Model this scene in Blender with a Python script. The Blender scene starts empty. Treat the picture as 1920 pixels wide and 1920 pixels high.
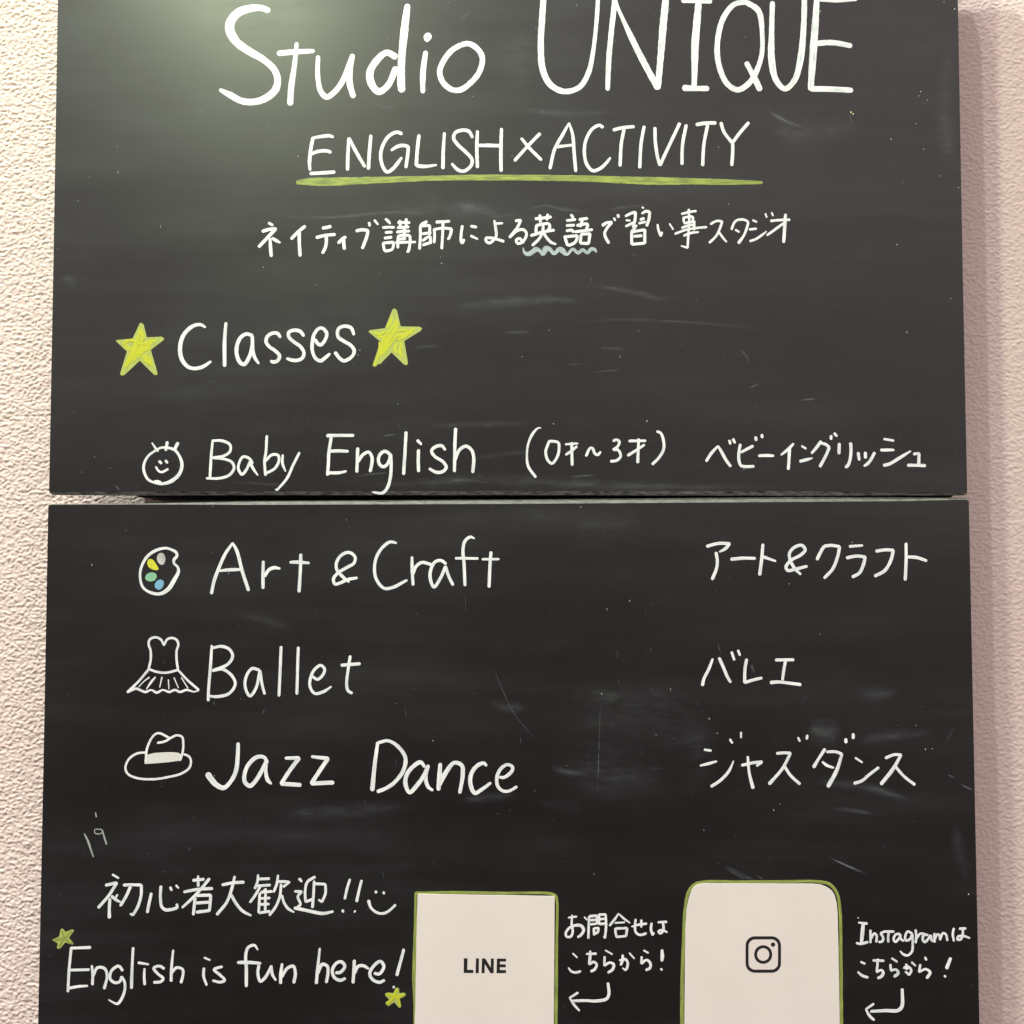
import bpy, bmesh, math, random
from mathutils import Vector, noise
random.seed(7)
S = bpy.context.scene
COL = S.collection
# ---------------------------------------------------------------- camera (photo pixels are 1920 x 1920)
F_PX, DIST, PITCH = 1925.0, 0.68, math.radians(2.58)
T_OFF = 0.042                      # board front to wall
YB = -T_OFF                        # plane of the board fronts; the wall is the plane y = 0
cam = bpy.data.cameras.new('camera')
cam.sensor_width = 36.0
cam.lens = F_PX / 1920 * 36.0
cam.clip_start, cam.clip_end = 0.02, 60
CAM = bpy.data.objects.new('camera', cam); COL.objects.link(CAM)
CAM.location = (0, YB - DIST, -0.03)
CAM.rotation_euler = (math.radians(90) + PITCH, 0, 0)
S.camera = CAM
# ---------------------------------------------------------------- room light: bright ceiling, dark floor
W = bpy.data.worlds.new('World'); S.world = W; W.use_nodes = True
nt = W.node_tree; bg = nt.nodes['Background']
tc = nt.nodes.new('ShaderNodeTexCoord'); sx = nt.nodes.new('ShaderNodeSeparateXYZ'); rp = nt.nodes.new('ShaderNodeValToRGB')
nt.links.new(tc.outputs['Generated'], sx.inputs[0])
mr = nt.nodes.new('ShaderNodeMapRange'); mr.inputs[1].default_value = -1; mr.inputs[2].default_value = 1
nt.links.new(sx.outputs['Z'], mr.inputs[0]); nt.links.new(mr.outputs[0], rp.inputs[0]); nt.links.new(rp.outputs[0], bg.inputs[0])
e = rp.color_ramp.elements
e[0].position, e[0].color = 0.34, (.035, .027, .023, 1)
e[1].position, e[1].color = 0.64, (1.0, .895, .87, 1)
front = nt.nodes.new('ShaderNodeMapRange'); front.interpolation_type = 'SMOOTHSTEP'   # dark cone towards the viewer, added to dim the board's lower sheen
front.inputs[1].default_value, front.inputs[2].default_value = .50, .96
front.inputs[3].default_value, front.inputs[4].default_value = 1.0, .03
dp = nt.nodes.new('ShaderNodeVectorMath'); dp.operation = 'DOT_PRODUCT'; dp.inputs[1].default_value = (-.12, -.89, -.43)
nt.links.new(tc.outputs['Generated'], dp.inputs[0]); nt.links.new(dp.outputs['Value'], front.inputs[0])
mu = nt.nodes.new('ShaderNodeMath'); mu.operation = 'MULTIPLY'; mu.inputs[1].default_value = 1.55
nt.links.new(front.outputs[0], mu.inputs[0]); nt.links.new(mu.outputs[0], bg.inputs[1])
def lamp(name, loc, aim, power, size, colour, spread=180):
    l = bpy.data.lights.new(name, 'AREA'); l.shape = 'DISK'; l.size = size; l.energy = power; l.color = colour; l.spread = math.radians(spread)
    o = bpy.data.objects.new(name, l); COL.objects.link(o); o.location = loc
    o.rotation_euler = (Vector(aim) - Vector(loc)).to_track_quat('-Z', 'Y').to_euler()
    return o
lamp('key_lamp', (-2.35, -1.54, 5.75), (-.2, 0, 0), 600, .07, (.85, 1.0, .89))
lamp('first_ceiling_lamp', (-.95, -1.54, 5.80), (0, 0, 0), 205, .06, (.98, 1.0, .96))
lamp('second_ceiling_lamp', (-1.28, -1.54, 5.90), (0, 0, 0), 125, .06, (.98, 1.0, 1.0))
lamp('tube_lamp', (-.37, YB - .60, .78), (-.02, 0, .25), 1.55, .05, (.84, 1.0, .64), 95)
S.view_settings.view_transform = 'Standard'; S.view_settings.look = 'None'
S.view_settings.exposure = 0; S.view_settings.gamma = 1; S.view_settings.use_curve_mapping = False
# ---------------------------------------------------------------- helpers
CS, SN = math.cos(PITCH), math.sin(PITCH)
def P(px, py, up=0.0):
    """point of the board plane seen at a photo pixel, raised by `up` metres towards the viewer"""
    u, v = (px - 960) / F_PX, (960 - py) / F_PX
    dy, dz = CS - v * SN, SN + v * CS
    s = DIST / dy
    return Vector((u * s, YB - up, CAM.location.z + dz * s))
def tag(o, label=None, cat=None, group=None, kind=None):
    for k, v in (('label', label), ('category', cat), ('group', group), ('kind', kind)):
        if v: o[k] = v
    return o
def link(name, me, mats, parent=None):
    o = bpy.data.objects.new(name, me); COL.objects.link(o)
    for m in (mats if isinstance(mats, (list, tuple)) else [mats]): me.materials.append(m)
    if parent: o.parent = parent
    return o
class N:
    """tiny node-graph helper"""
    def __init__(s, name):
        s.m = bpy.data.materials.new(name); s.m.use_nodes = True; s.t = s.m.node_tree
        s.b = s.t.nodes['Principled BSDF']; s.out = s.t.nodes['Material Output']
    def n(s, kind, **kw):
        x = s.t.nodes.new('ShaderNode' + kind)
        for k, v in kw.items(): setattr(x, k, v)
        return x
    def l(s, a, b): s.t.links.new(a, b)
    def coords(s, scale, which='Object'):
        c = s.n('TexCoord'); m = s.n('Mapping'); m.inputs['Scale'].default_value = scale
        s.l(c.outputs[which], m.inputs[0]); return m.outputs[0]
    def noise(s, vec, scale, detail=4, rough=.55):
        x = s.n('TexNoise'); x.inputs['Scale'].default_value = scale; x.inputs['Detail'].default_value = detail
        x.inputs['Roughness'].default_value = rough; s.l(vec, x.inputs['Vector']); return x.outputs['Fac']
    def ramp(s, f, a, b, ca=(0, 0, 0, 1), cb=(1, 1, 1, 1)):
        r = s.n('ValToRGB'); s.l(f, r.inputs[0]); e = r.color_ramp.elements
        e[0].position, e[0].color, e[1].position, e[1].color = a, ca, b, cb; return r.outputs[0]
    def mix(s, f, a, b):
        x = s.n('Mix', data_type='RGBA')
        for v, i in ((f, 0), (a, 6), (b, 7)):
            if isinstance(v, (int, float)): x.inputs[i].default_value = v
            elif isinstance(v, tuple): x.inputs[i].default_value = v
            else: s.l(v, x.inputs[i])
        return x.outputs[2]
    def math(s, op, a, b):
        x = s.n('Math', operation=op)
        for v, i in ((a, 0), (b, 1)):
            if isinstance(v, (int, float)): x.inputs[i].default_value = v
            else: s.l(v, x.inputs[i])
        return x.outputs[0]
    def bump(s, h, strength, dist):
        x = s.n('Bump'); x.inputs['Strength'].default_value = strength; x.inputs['Distance'].default_value = dist
        s.l(h, x.inputs['Height']); s.l(x.outputs[0], s.b.inputs['Normal'])
def c4(r, g, b): return (r, g, b, 1)
# ---------------------------------------------------------------- materials
def board_material():
    k = N('blackboard_paint')
    v = k.coords((1, 1, 1))
    cloud = k.noise(k.coords((3, 3, 8)), 1.6, 6, .6)
    wiped = k.noise(k.coords((2.2, 2, 26)), 1.5, 5, .65)
    dust = k.math('MULTIPLY', k.ramp(cloud, .42, .75), k.ramp(wiped, .40, .78))
    grain = k.noise(k.coords((520, 520, 60)), 1.0, 3, .6)           # upright roller grain
    fine = k.noise(v, 1500, 2, .5)
    col = k.mix(k.ramp(grain, .25, .8), c4(.0082, .0064, .0070), c4(.0102, .0082, .0090))
    col = k.mix(k.math('MULTIPLY', dust, .55), col, c4(.036, .038, .040))
    speck = k.ramp(k.noise(v, 420, 1, .4), .79, .82)
    col = k.mix(k.math('MULTIPLY', speck, .10), col, c4(.35, .36, .36))
    k.l(col, k.b.inputs['Base Color'])
    r = k.n('MapRange'); k.l(k.math('ADD', k.math('MULTIPLY', wiped, .35), k.math('MULTIPLY', cloud, .65)), r.inputs[0])
    r.inputs[1].default_value, r.inputs[2].default_value, r.inputs[3].default_value, r.inputs[4].default_value = .34, .68, .33, .46
    k.l(r.outputs[0], k.b.inputs['Roughness'])
    k.b.inputs['Specular IOR Level'].default_value = .50
    k.bump(k.math('ADD', k.math('MULTIPLY', fine, .5), grain), .035, .0002)
    return k.m
def paint_material(name, a, b, rough=.5, lo=.34, hi=.72, stretch=.05):
    k = N(name)
    v = k.coords((1, stretch, 1), 'UV')
    f = k.ramp(k.noise(v, 3.2, 2, .5), lo, hi)
    g = k.ramp(k.noise(k.coords((1, 1, 1)), 90, 3, .6), .35, .75)
    col = k.mix(f, a, b)
    col = k.mix(k.math('MULTIPLY', g, .38), col, b)
    k.l(col, k.b.inputs['Base Color']); k.b.inputs['Roughness'].default_value = rough
    k.b.inputs['Specular IOR Level'].default_value = .3
    return k.m
def smudge_material():
    k = N('chalk_dust')
    at = k.n('Attribute', attribute_name='fade')
    f = k.math('MULTIPLY', k.ramp(k.noise(k.coords((42, 42, 150)), 1.6, 6, .75), .34, .72), k.ramp(k.noise(k.coords((14, 14, 30)), 1.3, 3, .6), .3, .7))
    f = k.math('MULTIPLY', at.outputs['Fac'], k.math('ADD', k.math('MULTIPLY', f, 1.7), .10))
    tr = k.n('BsdfTransparent'); mx = k.n('MixShader')
    k.b.inputs['Base Color'].default_value = c4(.62, .66, .70); k.b.inputs['Roughness'].default_value = .9
    k.b.inputs['Specular IOR Level'].default_value = 0
    k.l(f, mx.inputs[0]); k.l(tr.outputs[0], mx.inputs[1]); k.l(k.b.outputs[0], mx.inputs[2]); k.l(mx.outputs[0], k.out.inputs[0])
    return k.m
def wall_material():
    k = N('rough_plaster')
    v = k.coords((1, 1, 1))
    col = k.mix(k.ramp(k.noise(v, 5, 4, .6), .35, .7), c4(.68, .53, .485), c4(.72, .575, .53))
    col = k.mix(k.math('MULTIPLY', k.ramp(k.noise(v, 160, 3, .6), .62, .8), .22), col, c4(.42, .34, .31))
    k.l(col, k.b.inputs['Base Color']); k.b.inputs['Roughness'].default_value = .55
    k.b.inputs['Specular IOR Level'].default_value = .35
    at = k.n('Attribute', attribute_name='coarse')
    big = k.noise(k.coords((330, 330, 430)), 1.0, 3, .6)
    h = k.math('ADD', k.math('MULTIPLY', k.math('MULTIPLY', big, at.outputs['Fac']), 5.0), k.math('MULTIPLY', k.noise(v, 900, 3, .6), .25))
    k.bump(h, .6, .0006)
    return k.m
def worn_lit_material(name, hi):
    k = N(name)
    f = k.noise(k.coords((150, 200, 700)), 1.0, 6, .75)
    k.l(k.mix(k.ramp(f, .36, .68), c4(.035, .036, .032), hi), k.b.inputs['Base Color'])
    k.b.inputs['Roughness'].default_value = .7
    return k.m
def plain(name, col, rough=.6, var=.12, scale=60):
    k = N(name)
    f = k.ramp(k.noise(k.coords((1, 1, 1)), scale, 4, .6), .3, .7)
    k.l(k.mix(f, c4(*col), c4(*[x * (1 - var) for x in col])), k.b.inputs['Base Color'])
    k.b.inputs['Roughness'].default_value = rough
    return k.m
M = dict(board=board_material(), wall=wall_material(), worn=worn_lit_material('worn_edge_paint', c4(.13, .13, .105)), lip=worn_lit_material('bounce_light_lip', c4(.55, .58, .53)), smudge=smudge_material(),  # lip: mottled colour lightened to stand in for light bounced up from below
         paint=paint_material('white_marker', c4(.86, .83, .82), c4(.46, .475, .50)),
         chalky=paint_material('thin_white_marker', c4(.46, .50, .52), c4(.20, .24, .27)),
         lime=paint_material('lime_marker', c4(.31, .36, .075), c4(.15, .18, .05), lo=.35, hi=.68),
         pale_lime=paint_material('pale_lime_marker', c4(.40, .44, .11), c4(.30, .34, .08)),
         yellow=paint_material('yellow_marker', c4(.50, .50, .022), c4(.40, .42, .026)),
         dim_white=paint_material('rubbed_marker', c4(.36, .37, .34), c4(.22, .23, .21)),
         hat_band=paint_material('thin_white_fill', c4(.66, .63, .60), c4(.55, .52, .50), stretch=.6),
         blob_white=plain('pale_dab', (.52, .48, .48), var=.35, scale=150), blob_green=plain('green_dab', (.22, .47, .30), var=.2, scale=150),
         blob_blue=plain('blue_dab', (.16, .37, .52), var=.2, scale=150), blob_yellow=plain('yellow_dab', (.60, .58, .03), var=.2, scale=150),
         paper=plain('card_paper', (.68, .60, .565), .45, .05, 25), print=plain('black_print', (.012, .010, .012), .5),
         wood=plain('dark_wood', (.012, .010, .009), .8, .4, 80), gold=plain('gold_chip', (.60, .46, .12), .4))
# ---------------------------------------------------------------- handwriting traced stroke by stroke
# each entry: part name, board, ink, origin x, origin y, scale, pen width, strokes
# a stroke is a list of x,y (optionally x,y,width); '!' marks a sharp corner; strokes are split by ';'
INK = []
def ink(part, board, colour, x0, y0, sc, w, s): INK.append((part, board, colour, x0, y0, sc, w, s))

ink('title_lettering', 0, 'paint', 400, 0, 3.692, 42, """
 385,74,46 330,55,50 250,60,58 170,90,64 120,150,70 115,210,70 160,290,64 240,350,58 350,415,52 420,480,50 445,550,52 430,620,56 370,675,56 290,705,52 200,700,50 110,655,46 45,622,28;
 448,370 560,360 695,353,32; 577,298,30 562,450,38 540,600,46 532,722,46;
 725,390,32 722,500,36 728,570,38 745,635,42 785,672,42 830,645,42 890,570,42 965,380,36! 945,500,44 945,580,46 970,672,40;
 1265,395,50 1200,365,46 1130,420,52 1085,500,54 1095,580,54 1145,635,52 1210,590,48 1265,470,48; 1345,35,44 1325,190,58 1305,400,54 1300,560,58 1305,630,54;
 1470,358,36 1452,500,44 1450,640,34; 1484,235,34 1500,255,28 1478,282,22 1468,255,28 1484,235,30;
 1715,310,40 1650,350 1595,420 1567,495 1590,570 1650,620 1710,622 1780,575 1840,500 1862,400 1830,340 1770,303 1715,310""")
ink('title_lettering', 0, 'paint', 980, 0, 3.0, 34, """
 120,-110,34 118,-30,36 110,100,38 102,250,38 115,400,40 160,480,38 235,515,34 320,490,32 370,410,32 395,300,26 408,200,24 420,60,26 424,-40,24 424,-110,24;
 518,-90,28 518,0,34 502,150,32 485,330,32 478,505,28; 515,-15! 530,30,22 640,270,38 760,497,38! 778,300,40 790,150,44 803,15,40 810,-60,30;
 898,4,28 980,6,28 1060,8,28; 990,15,38 980,130,44 970,250,46 968,350,40 965,485,32; 905,495,40 975,498,32 1043,498,34;
 1258,10 1190,25 1125,110 1095,250 1105,370 1150,470 1210,505 1280,460 1340,330,30 1347,180,28 1325,60,36 1258,12; 1258,352,30 1300,430,34 1335,505,38;
 1405,12,30 1400,200 1400,330,42 1425,450,36 1475,500 1530,450 1565,320,40 1582,120 1585,-10,34 1586,-90;
 1655,-10,34 1645,150,42 1632,330,44 1620,505,34; 1650,-4,24 1760,2,26 1878,-4,22; 1646,245 1740,240,34 1848,258,30; 1622,500,36 1740,502,34 1852,508,32""")
ink('subtitle_lettering', 0, 'paint', 540, 220, 4.3636, 31, """
 205,165! 185,270 176,370 180,432,26; 205,168,24 290,155 340,152 370,162,26; 192,300 240,280 320,275 350,287; 182,460 280,455 382,448;
 497,170,28 490,300 487,430; 500,170,28 540,250 590,340 630,405,26; 678,148 665,300 658,423;
 932,135 890,122 830,150 780,220 758,310 775,400 810,447 860,420 905,365 930,330,22; 845,270,24 890,242 940,230 985,240! 980,300 965,410;
 1072,145 1055,300 1050,395! 1120,402 1215,390,20; 1280,128,28 1270,280 1268,418;
 1510,165,26 1480,115 1430,105 1370,125 1355,170 1390,225 1450,280 1505,345 1498,395 1440,440 1390,430 1340,380,24;
 1550,112,28 1545,250 1550,410; 1560,230 1640,230 1735,233; 1747,92,28 1742,280 1743,440""")
ink('subtitle_lettering', 0, 'paint', 960, 220, 4.0, 27, """
 70,158,24 130,230 220,320,24; 210,122 110,225 20,325;
 428,42,16 380,130 320,240 285,385; 428,42,16 455,130,26 465,250 478,405; 325,222 450,208,22;
 682,75 655,60 600,90 555,170 543,260 560,350 605,400 660,385 705,345 738,302,16;
 760,95 830,78 915,70; 840,90 820,200 810,365; 992,68 968,200 958,378; 1072,78 1075,180 1090,290 1110,360! 1180,210 1258,45;
 1307,58 1280,200 1275,352; 1383,55,30 1450,44,30 1528,42,30; 1467,60 1440,200 1430,362; 1567,40 1590,110 1650,190; 1775,40 1710,115 1655,190! 1655,270 1648,360""")
ink('underline', 0, 'lime', 0, 0, 1, 12, "557,342,9 580,341,15 620,341,17 660,339.5,15 700,338,14 760,336,11.5 820,334,10.5 900,333,12 960,333,12 1040,334,12 1100,335,12.5 1180,338,15 1235,339.5,16 1290,340,13 1360,341.5,11.5 1429,342.5,6")

ink('tagline_lettering', 0, 'paint', 470, 390, 7.68, 52, """
 258,215,42 320,250,38; 168,338 260,310 365,298! 250,420 118,560; 278,440,46 285,560 297,695; 310,435,46 360,465 425,500,30;
 785,262 700,330 585,445; 700,340 700,500 712,690; 1035,290 1100,280 1155,265; 945,425 1080,395 1215,382; 1088,410 1090,490 1075,570 1035,650;
 1262,505 1320,450 1368,418; 1340,460 1342,530 1350,592; 1520,330 1600,315 1690,325! 1670,420 1640,500 1608,582; 1705,210,46 1715,260,40; 1782,175,42 1835,240,30""")
ink('tagline_lettering', 0, 'paint', 700, 390, 6.62, 38, """
 150,135,32 185,165 210,195,28; 118,243 195,238 258,240; 150,305 232,300; 138,375 228,362; 122,432,36 128,480 140,530; 125,435 250,425,40! 250,470 235,515! 190,530 142,535;
 305,180 380,180 450,182; 328,155 335,230; 408,135 408,230; 300,245 440,235; 290,300 370,288 450,288; 385,230 385,370; 310,345 305,420 305,495; 312,345 385,335 455,345! 455,430 430,540 415,540,28; 325,385 400,380; 280,428 400,425 525,422,28;
 665,170,42 590,215 585,330 575,510; 600,225 700,215! 700,330; 610,320 715,310; 610,405 700,355 712,440; 615,460 720,425;
 780,175,42 945,165; 755,260 760,340 755,430; 765,265 860,250 970,258! 960,320 935,385! 920,380,26; 865,180 860,330 850,505;
 1105,220 1090,330 1088,410 1105,440! 1125,390; 1210,225 1280,238; 1210,345 1295,385,30;
 1502,155,32 1520,260 1525,350 1490,400 1440,435 1400,410 1400,375 1460,372 1540,390 1620,415; 1525,195 1605,188,28;
 1765,160 1830,150! 1790,240 1690,365! 1790,280 1860,270 1900,310 1890,370 1840,430 1790,440 1775,400 1815,380 1865,435,26""")
ink('tagline_lettering', 0, 'paint', 970, 380, 7.111, 42, """
 240,215 340,205 450,190; 300,165 310,260; 405,155 395,230; 255,300 250,360 250,410; 260,300 420,285 430,340 380,390; 180,440 330,395 490,365; 345,280,36 340,370 300,470 200,570; 345,400 400,480 450,530 515,555,30;
 715,160 745,200; 658,240 775,225; 655,305 760,300; 655,375 730,370 745,395; 632,445 650,510 670,570; 640,455 800,440! 790,500 760,540! 680,575;
 825,225 935,210; 870,225 840,320; 795,305 930,280! 940,300 920,350; 765,390 880,375 1000,360; 850,430 840,540; 850,420 970,415! 950,545! 840,540;
 1135,305,46 1190,270 1260,262! 1190,350 1165,410 1185,480 1220,540; 1288,205,34 1305,240,34; 1340,160 1350,195;
 1440,180,34 1510,145 1575,125! 1570,220 1545,330; 1450,235,30 1505,240,30; 1445,315,36 1550,270; 1665,60,28 1685,75,22; 1660,145,32 1720,115 1765,125! 1755,220 1725,310; 1640,225 1690,210; 1620,275,36 1710,255,32;
 1590,300,34 1540,370 1515,400,38; 1525,400,44 1525,480 1525,555; 1530,390 1700,360! 1700,540! 1530,555; 1555,450 1660,440""")
ink('tagline_lettering', 0, 'paint', 1220, 380, 6.857, 34, """
 88,280,28 100,350 130,430! 145,380; 242,270,26 290,345,24;
 490,85,36 495,250 480,480 475,580! 390,555,20; 398,145 500,120 585,108,34; 425,185! 425,245; 430,190 540,185 540,230; 428,265 560,245; 400,325 500,290 565,285; 560,235,36 560,350; 312,400 450,350 600,325 720,315; 425,425 520,390 615,378,26;
 770,275 850,235 920,240! 890,330 840,430 755,515; 875,375 920,440 975,505,26;
 1040,345 1080,250 1120,220! 1200,220 1250,250 1240,310 1200,420 1130,520,46; 1090,350,32 1140,378,28; 1312,225,32 1365,250,28; 1270,345 1360,335; 1275,495 1350,470 1420,425 1490,368,16;
 1475,140,26 1492,190,26; 1555,125,24 1575,170,24; 1545,235,40 1640,225 1790,220,38; 1735,150,40 1725,300,46 1710,510,42; 1710,265 1600,345 1495,420""")
ink('wavy_underline', 0, 'chalky', 970, 380, 7.111, 30, """
 75,600,14 100,670,44 150,685,64 205,655,66 250,625,70 300,640,50 340,690,50 380,620,90 430,620,60 490,680,50 560,620,62 600,640,80 660,690,46 740,620,44 810,670,50 870,630,50 935,670,46 985,620,52 1030,625,50 1055,660,24""")
ink('heading_lettering', 0, 'paint', 200, 570, 6.4, 50, """
 1185,280,28 1130,250,40 1060,255,46 980,305,50 910,400,52 880,540,54 900,660,54 970,750,50 1050,775,46 1150,755,46 1250,690,34;
 1432,225,38 1415,450,48 1415,745,50; 1750,380,44 1680,360,44 1610,400,48 1565,500,50 1560,600,52 1600,700,50 1650,725,48 1710,640,50 1745,500,44 1745,390,40; 1750,390,40 1755,560,46 1780,650,44 1825,715,30""")
ink('heading_lettering', 0, 'paint', 490, 570, 6.0, 42, """
 215,375,36 180,330 120,330 65,370 55,430 90,480 160,530 205,585 180,640 130,652 105,640,30;
 478,360,38 440,310 370,295 310,320 310,370 370,430 440,480 480,550 460,610 400,635 340,630 285,612,30;
 605,400! 640,450 670,460 720,400 735,330 690,275 650,275 600,330 575,420 575,530 610,610 665,640 720,605 770,560,32;
 1042,345,36 1010,270 930,250 865,285 865,370 930,420 1010,470 1045,530 1020,590 930,640 880,610 830,545,44""")
# baby row
ink('face_drawing', 0, 'paint', 240, 790, 5.333, 24, """
 275,290,22 200,350,26 160,430,30 160,500,30 200,580,28 270,615,24 340,625,30 430,600,40 510,530,38 540,440,36 520,360,30 470,290,28 400,265,28 330,265,24 275,290;
 240,215,16 280,275 300,300; 393,205,32 378,290,32; 500,215,36 462,290,34; 310,398,28 335,420,30; 375,392,28 395,415,28; 278,455,22 310,500 340,508 400,478,26; 265,597,20 300,600,26 330,612,26""")
ink('class_lettering', 0, 'paint', 240, 790, 5.333, 30, """
 845,205,26 830,380 820,560; 840,195,26 940,195 1020,235 1020,300 960,345 850,365! 950,375 1040,410 1060,470 1010,540 910,570 785,570,24;
 1245,420! 1210,370,32 1150,355 1110,420 1105,480 1140,530 1180,490 1220,405! 1250,470 1298,540,16; 1388,145 1380,300 1365,400 1375,540; 1375,395 1440,335 1500,340 1510,390 1470,470 1380,520;
 1548,335,24 1545,420 1575,500,18; 1715,312,26 1650,440 1590,570 1490,688,22! 1475,680,16""")
ink('class_lettering', 0, 'paint', 590, 780, 5.818, 38, """
 135,215,44 280,212 425,212,36; 180,235 155,400 150,520 140,645; 160,385 270,382 365,385,34; 150,620 260,620 345,603,26;
 470,350 465,480 460,610; 470,500 530,420 590,395 625,450 620,540 605,605; 825,420! 770,385 720,410 695,470 710,530 750,555 790,530 815,480! 830,420! 835,550 825,680 790,790 740,840,34 660,835,24 630,828,14;
 997,175 985,400 970,635; 1120,265 1165,310,26; 1133,370 1130,480 1133,605; 1425,370,30 1385,325 1320,335 1275,380 1310,440 1400,500 1435,560 1400,605 1330,615 1250,575,30;
 1538,135 1530,300 1525,605; 1530,480 1580,370 1650,330 1710,370 1735,450 1725,615""")
ink('age_lettering', 0, 'paint', 970, 780, 6.4, 36, """
 285,143,14 250,145,22 180,220 130,340,30 115,480,28 130,600 220,735; 385,300 490,320 500,400 480,490 415,570 365,530 340,430 360,360 385,300;
 578,340,30 725,330,28; 655,320,40 655,450,36 658,590,38; 580,465,28 650,420 715,365,28; 825,480 870,390,34 900,385 930,450 965,465 1000,430,28;
 1150,300 1190,285 1225,310 1200,370 1150,405! 1210,410 1240,480 1200,530 1120,545; 1340,300 1540,297,34; 1455,275 1450,430 1445,560,42; 1325,475 1430,410 1525,345,32;
 1675,185 1720,205 1755,300 1755,400 1700,500 1620,580""")
ink('reading_lettering', 0, 'paint', 1300, 790, 8.0, 50, """
 192,600,42 270,480 370,370,36! 430,470 490,580 560,675; 540,285,42 555,340,40; 595,265 625,325,38; 705,345 685,460 685,590 715,665 780,680 910,675,42; 715,465,42 895,370; 935,235 942,285; 1030,200,48 1032,245,44; 980,517,44 1090,512 1205,517,40;
 1503,335,38 1420,420 1315,505,30; 1445,395 1435,560 1425,720; 1625,370,34 1690,410,36; 1600,600 1700,575 1790,550,18""")
ink('reading_lettering', 0, 'paint', 1520, 790, 8.0, 50, """
 155,300 90,390 15,480,40; 155,325,44 230,350 280,390! 230,510 140,680; 308,215,44 305,270,44; 355,180 395,225,34; 430,335 425,485; 600,325 605,450 590,580 560,660 525,690; 713,470 728,580; 820,465 822,550; 960,470 900,580 850,640 800,670,36;
 1098,265,40 1245,290,40; 1050,432,44 1150,430 1250,430,38; 1095,662 1180,640 1350,540 1500,445,28; 1545,492 1630,480,40! 1622,560 1622,640; 1455,660 1600,660 1720,665""")
# art row
ink('palette_drawing', 1, 'paint', 240, 1000, 5.333, 32, """
 440,165,26 380,148,28 280,170 190,235 130,350,28 122,450,28 150,540,28 220,590,30 320,605,36 400,560,44 460,470,44 505,380,34 495,335,26 460,300,26 460,265,34 490,225 480,190 440,165""")
ink('class_lettering', 1, 'paint', 240, 1000, 5.333, 36, """
 1045,100,26! 970,210 900,370 860,480 835,602; 1045,95,26 1090,180 1140,370 1205,570,38; 915,375,24 1020,365 1140,362,26; 1353,280,32 1350,420 1350,550; 1365,430 1410,365 1460,345 1520,352,26; 1728,210,34 1722,400 1710,585; 1620,290,26 1680,288 1812,297,26""")
ink('class_lettering', 1, 'paint', 600, 990, 5.333, 34, """
 290,540,26 230,490 170,420 165,350 210,275 290,245 350,290 340,350 260,400 180,450 135,510 150,560 200,550 280,515 372,498,28;
 765,150,24 700,140,34 620,200 565,290 545,390 555,490 600,570 650,605 740,590 800,560 870,522,26;
 920,290,30 922,430 930,570; 930,460 960,385 1020,345 1110,365; 1260,360! 1210,325 1150,340 1105,430 1105,520 1140,590 1200,510 1255,385! 1290,490 1330,570;
 1545,105,18 1505,90,30 1450,130 1430,220 1440,350 1450,575; 1355,303,28 1580,305,28; 1710,240,34 1700,380 1690,590; 1622,312,26 1790,312,26""")
ink('reading_lettering', 1, 'paint', 1300, 1000, 4.174, 27, """
 105,102 190,80 285,80! 250,120 205,145,16; 178,150 188,220 180,280 148,360; 295,203,28 390,195 485,196,24; 545,85,24 535,200 520,325,28; 550,185 645,218,18;
 840,322,20 790,270 755,200 755,150 800,105 850,95 875,130 840,170 760,215 725,265 740,290 800,280 890,258,24;
 968,205 1000,140 1025,100! 1080,95 1145,105! 1130,180 1090,280 1025,350; 1222,103,24 1325,95,20; 1200,192 1280,178 1345,185! 1330,250 1300,310 1245,342;
 1430,140 1500,130 1565,132! 1550,200 1500,290 1420,335; 1665,78,24 1665,230 1658,365; 1680,185 1750,190 1825,215,24""")
# ballet row
ink('dress_drawing', 1, 'paint', 220, 1170, 4.0, 19, """
 350,160,16! 325,115 285,100 245,115 235,150 250,200 250,270 235,335; 350,160,16! 375,115 410,105 445,120 458,155 445,200 445,270 455,340; 240,340 300,360 370,365 455,345;
 235,340 160,430 75,512; 455,345,16 520,415 610,495; 75,512,18 140,485,20 170,495 210,510 255,495,14 295,515,20 340,495,14 390,510 430,495 470,510 520,495 575,508,12 612,497,12;
 240,400,12 200,430,9 160,472,8; 285,398,12 255,435 218,488,8; 335,398,12 318,475,8; 383,418,10 387,488,8; 425,402,10 458,480,8; 480,402,10 530,482,8""")
ink('class_lettering', 1, 'paint', 220, 1170, 4.0, 24, """
 708,160,18 700,300 685,480 682,575; 715,180,20 780,168 840,190 865,240 830,300 715,350! 790,340 860,390 885,450 840,520 750,545 685,540,18;
 1065,345 1010,335 965,400 960,480 995,540 1040,480 1070,350! 1085,450 1105,525,20; 1228,170 1222,330 1212,540; 1357,175 1352,330 1347,525;
 1465,395! 1500,415 1535,390 1555,340 1525,310 1480,340 1450,400 1445,470 1480,520 1540,510 1605,470,16; 1747,240 1730,350 1720,450 1730,500 1760,520; 1680,310,26 1820,298,26""")
ink('reading_lettering', 1, 'paint', 1290, 1200, 8.0, 50, """
 370,285,42 310,440 240,580 215,680,54; 467,270 530,410 590,550 640,635,44; 655,180,44 695,300,40; 750,155,42 780,230,40; 880,290 855,430 850,640! 980,600 1110,570,44; 1315,300 1450,298 1585,297; 1465,310 1440,430 1418,600,44; 1240,638,60 1370,630 1500,645 1690,670,54""")
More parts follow.
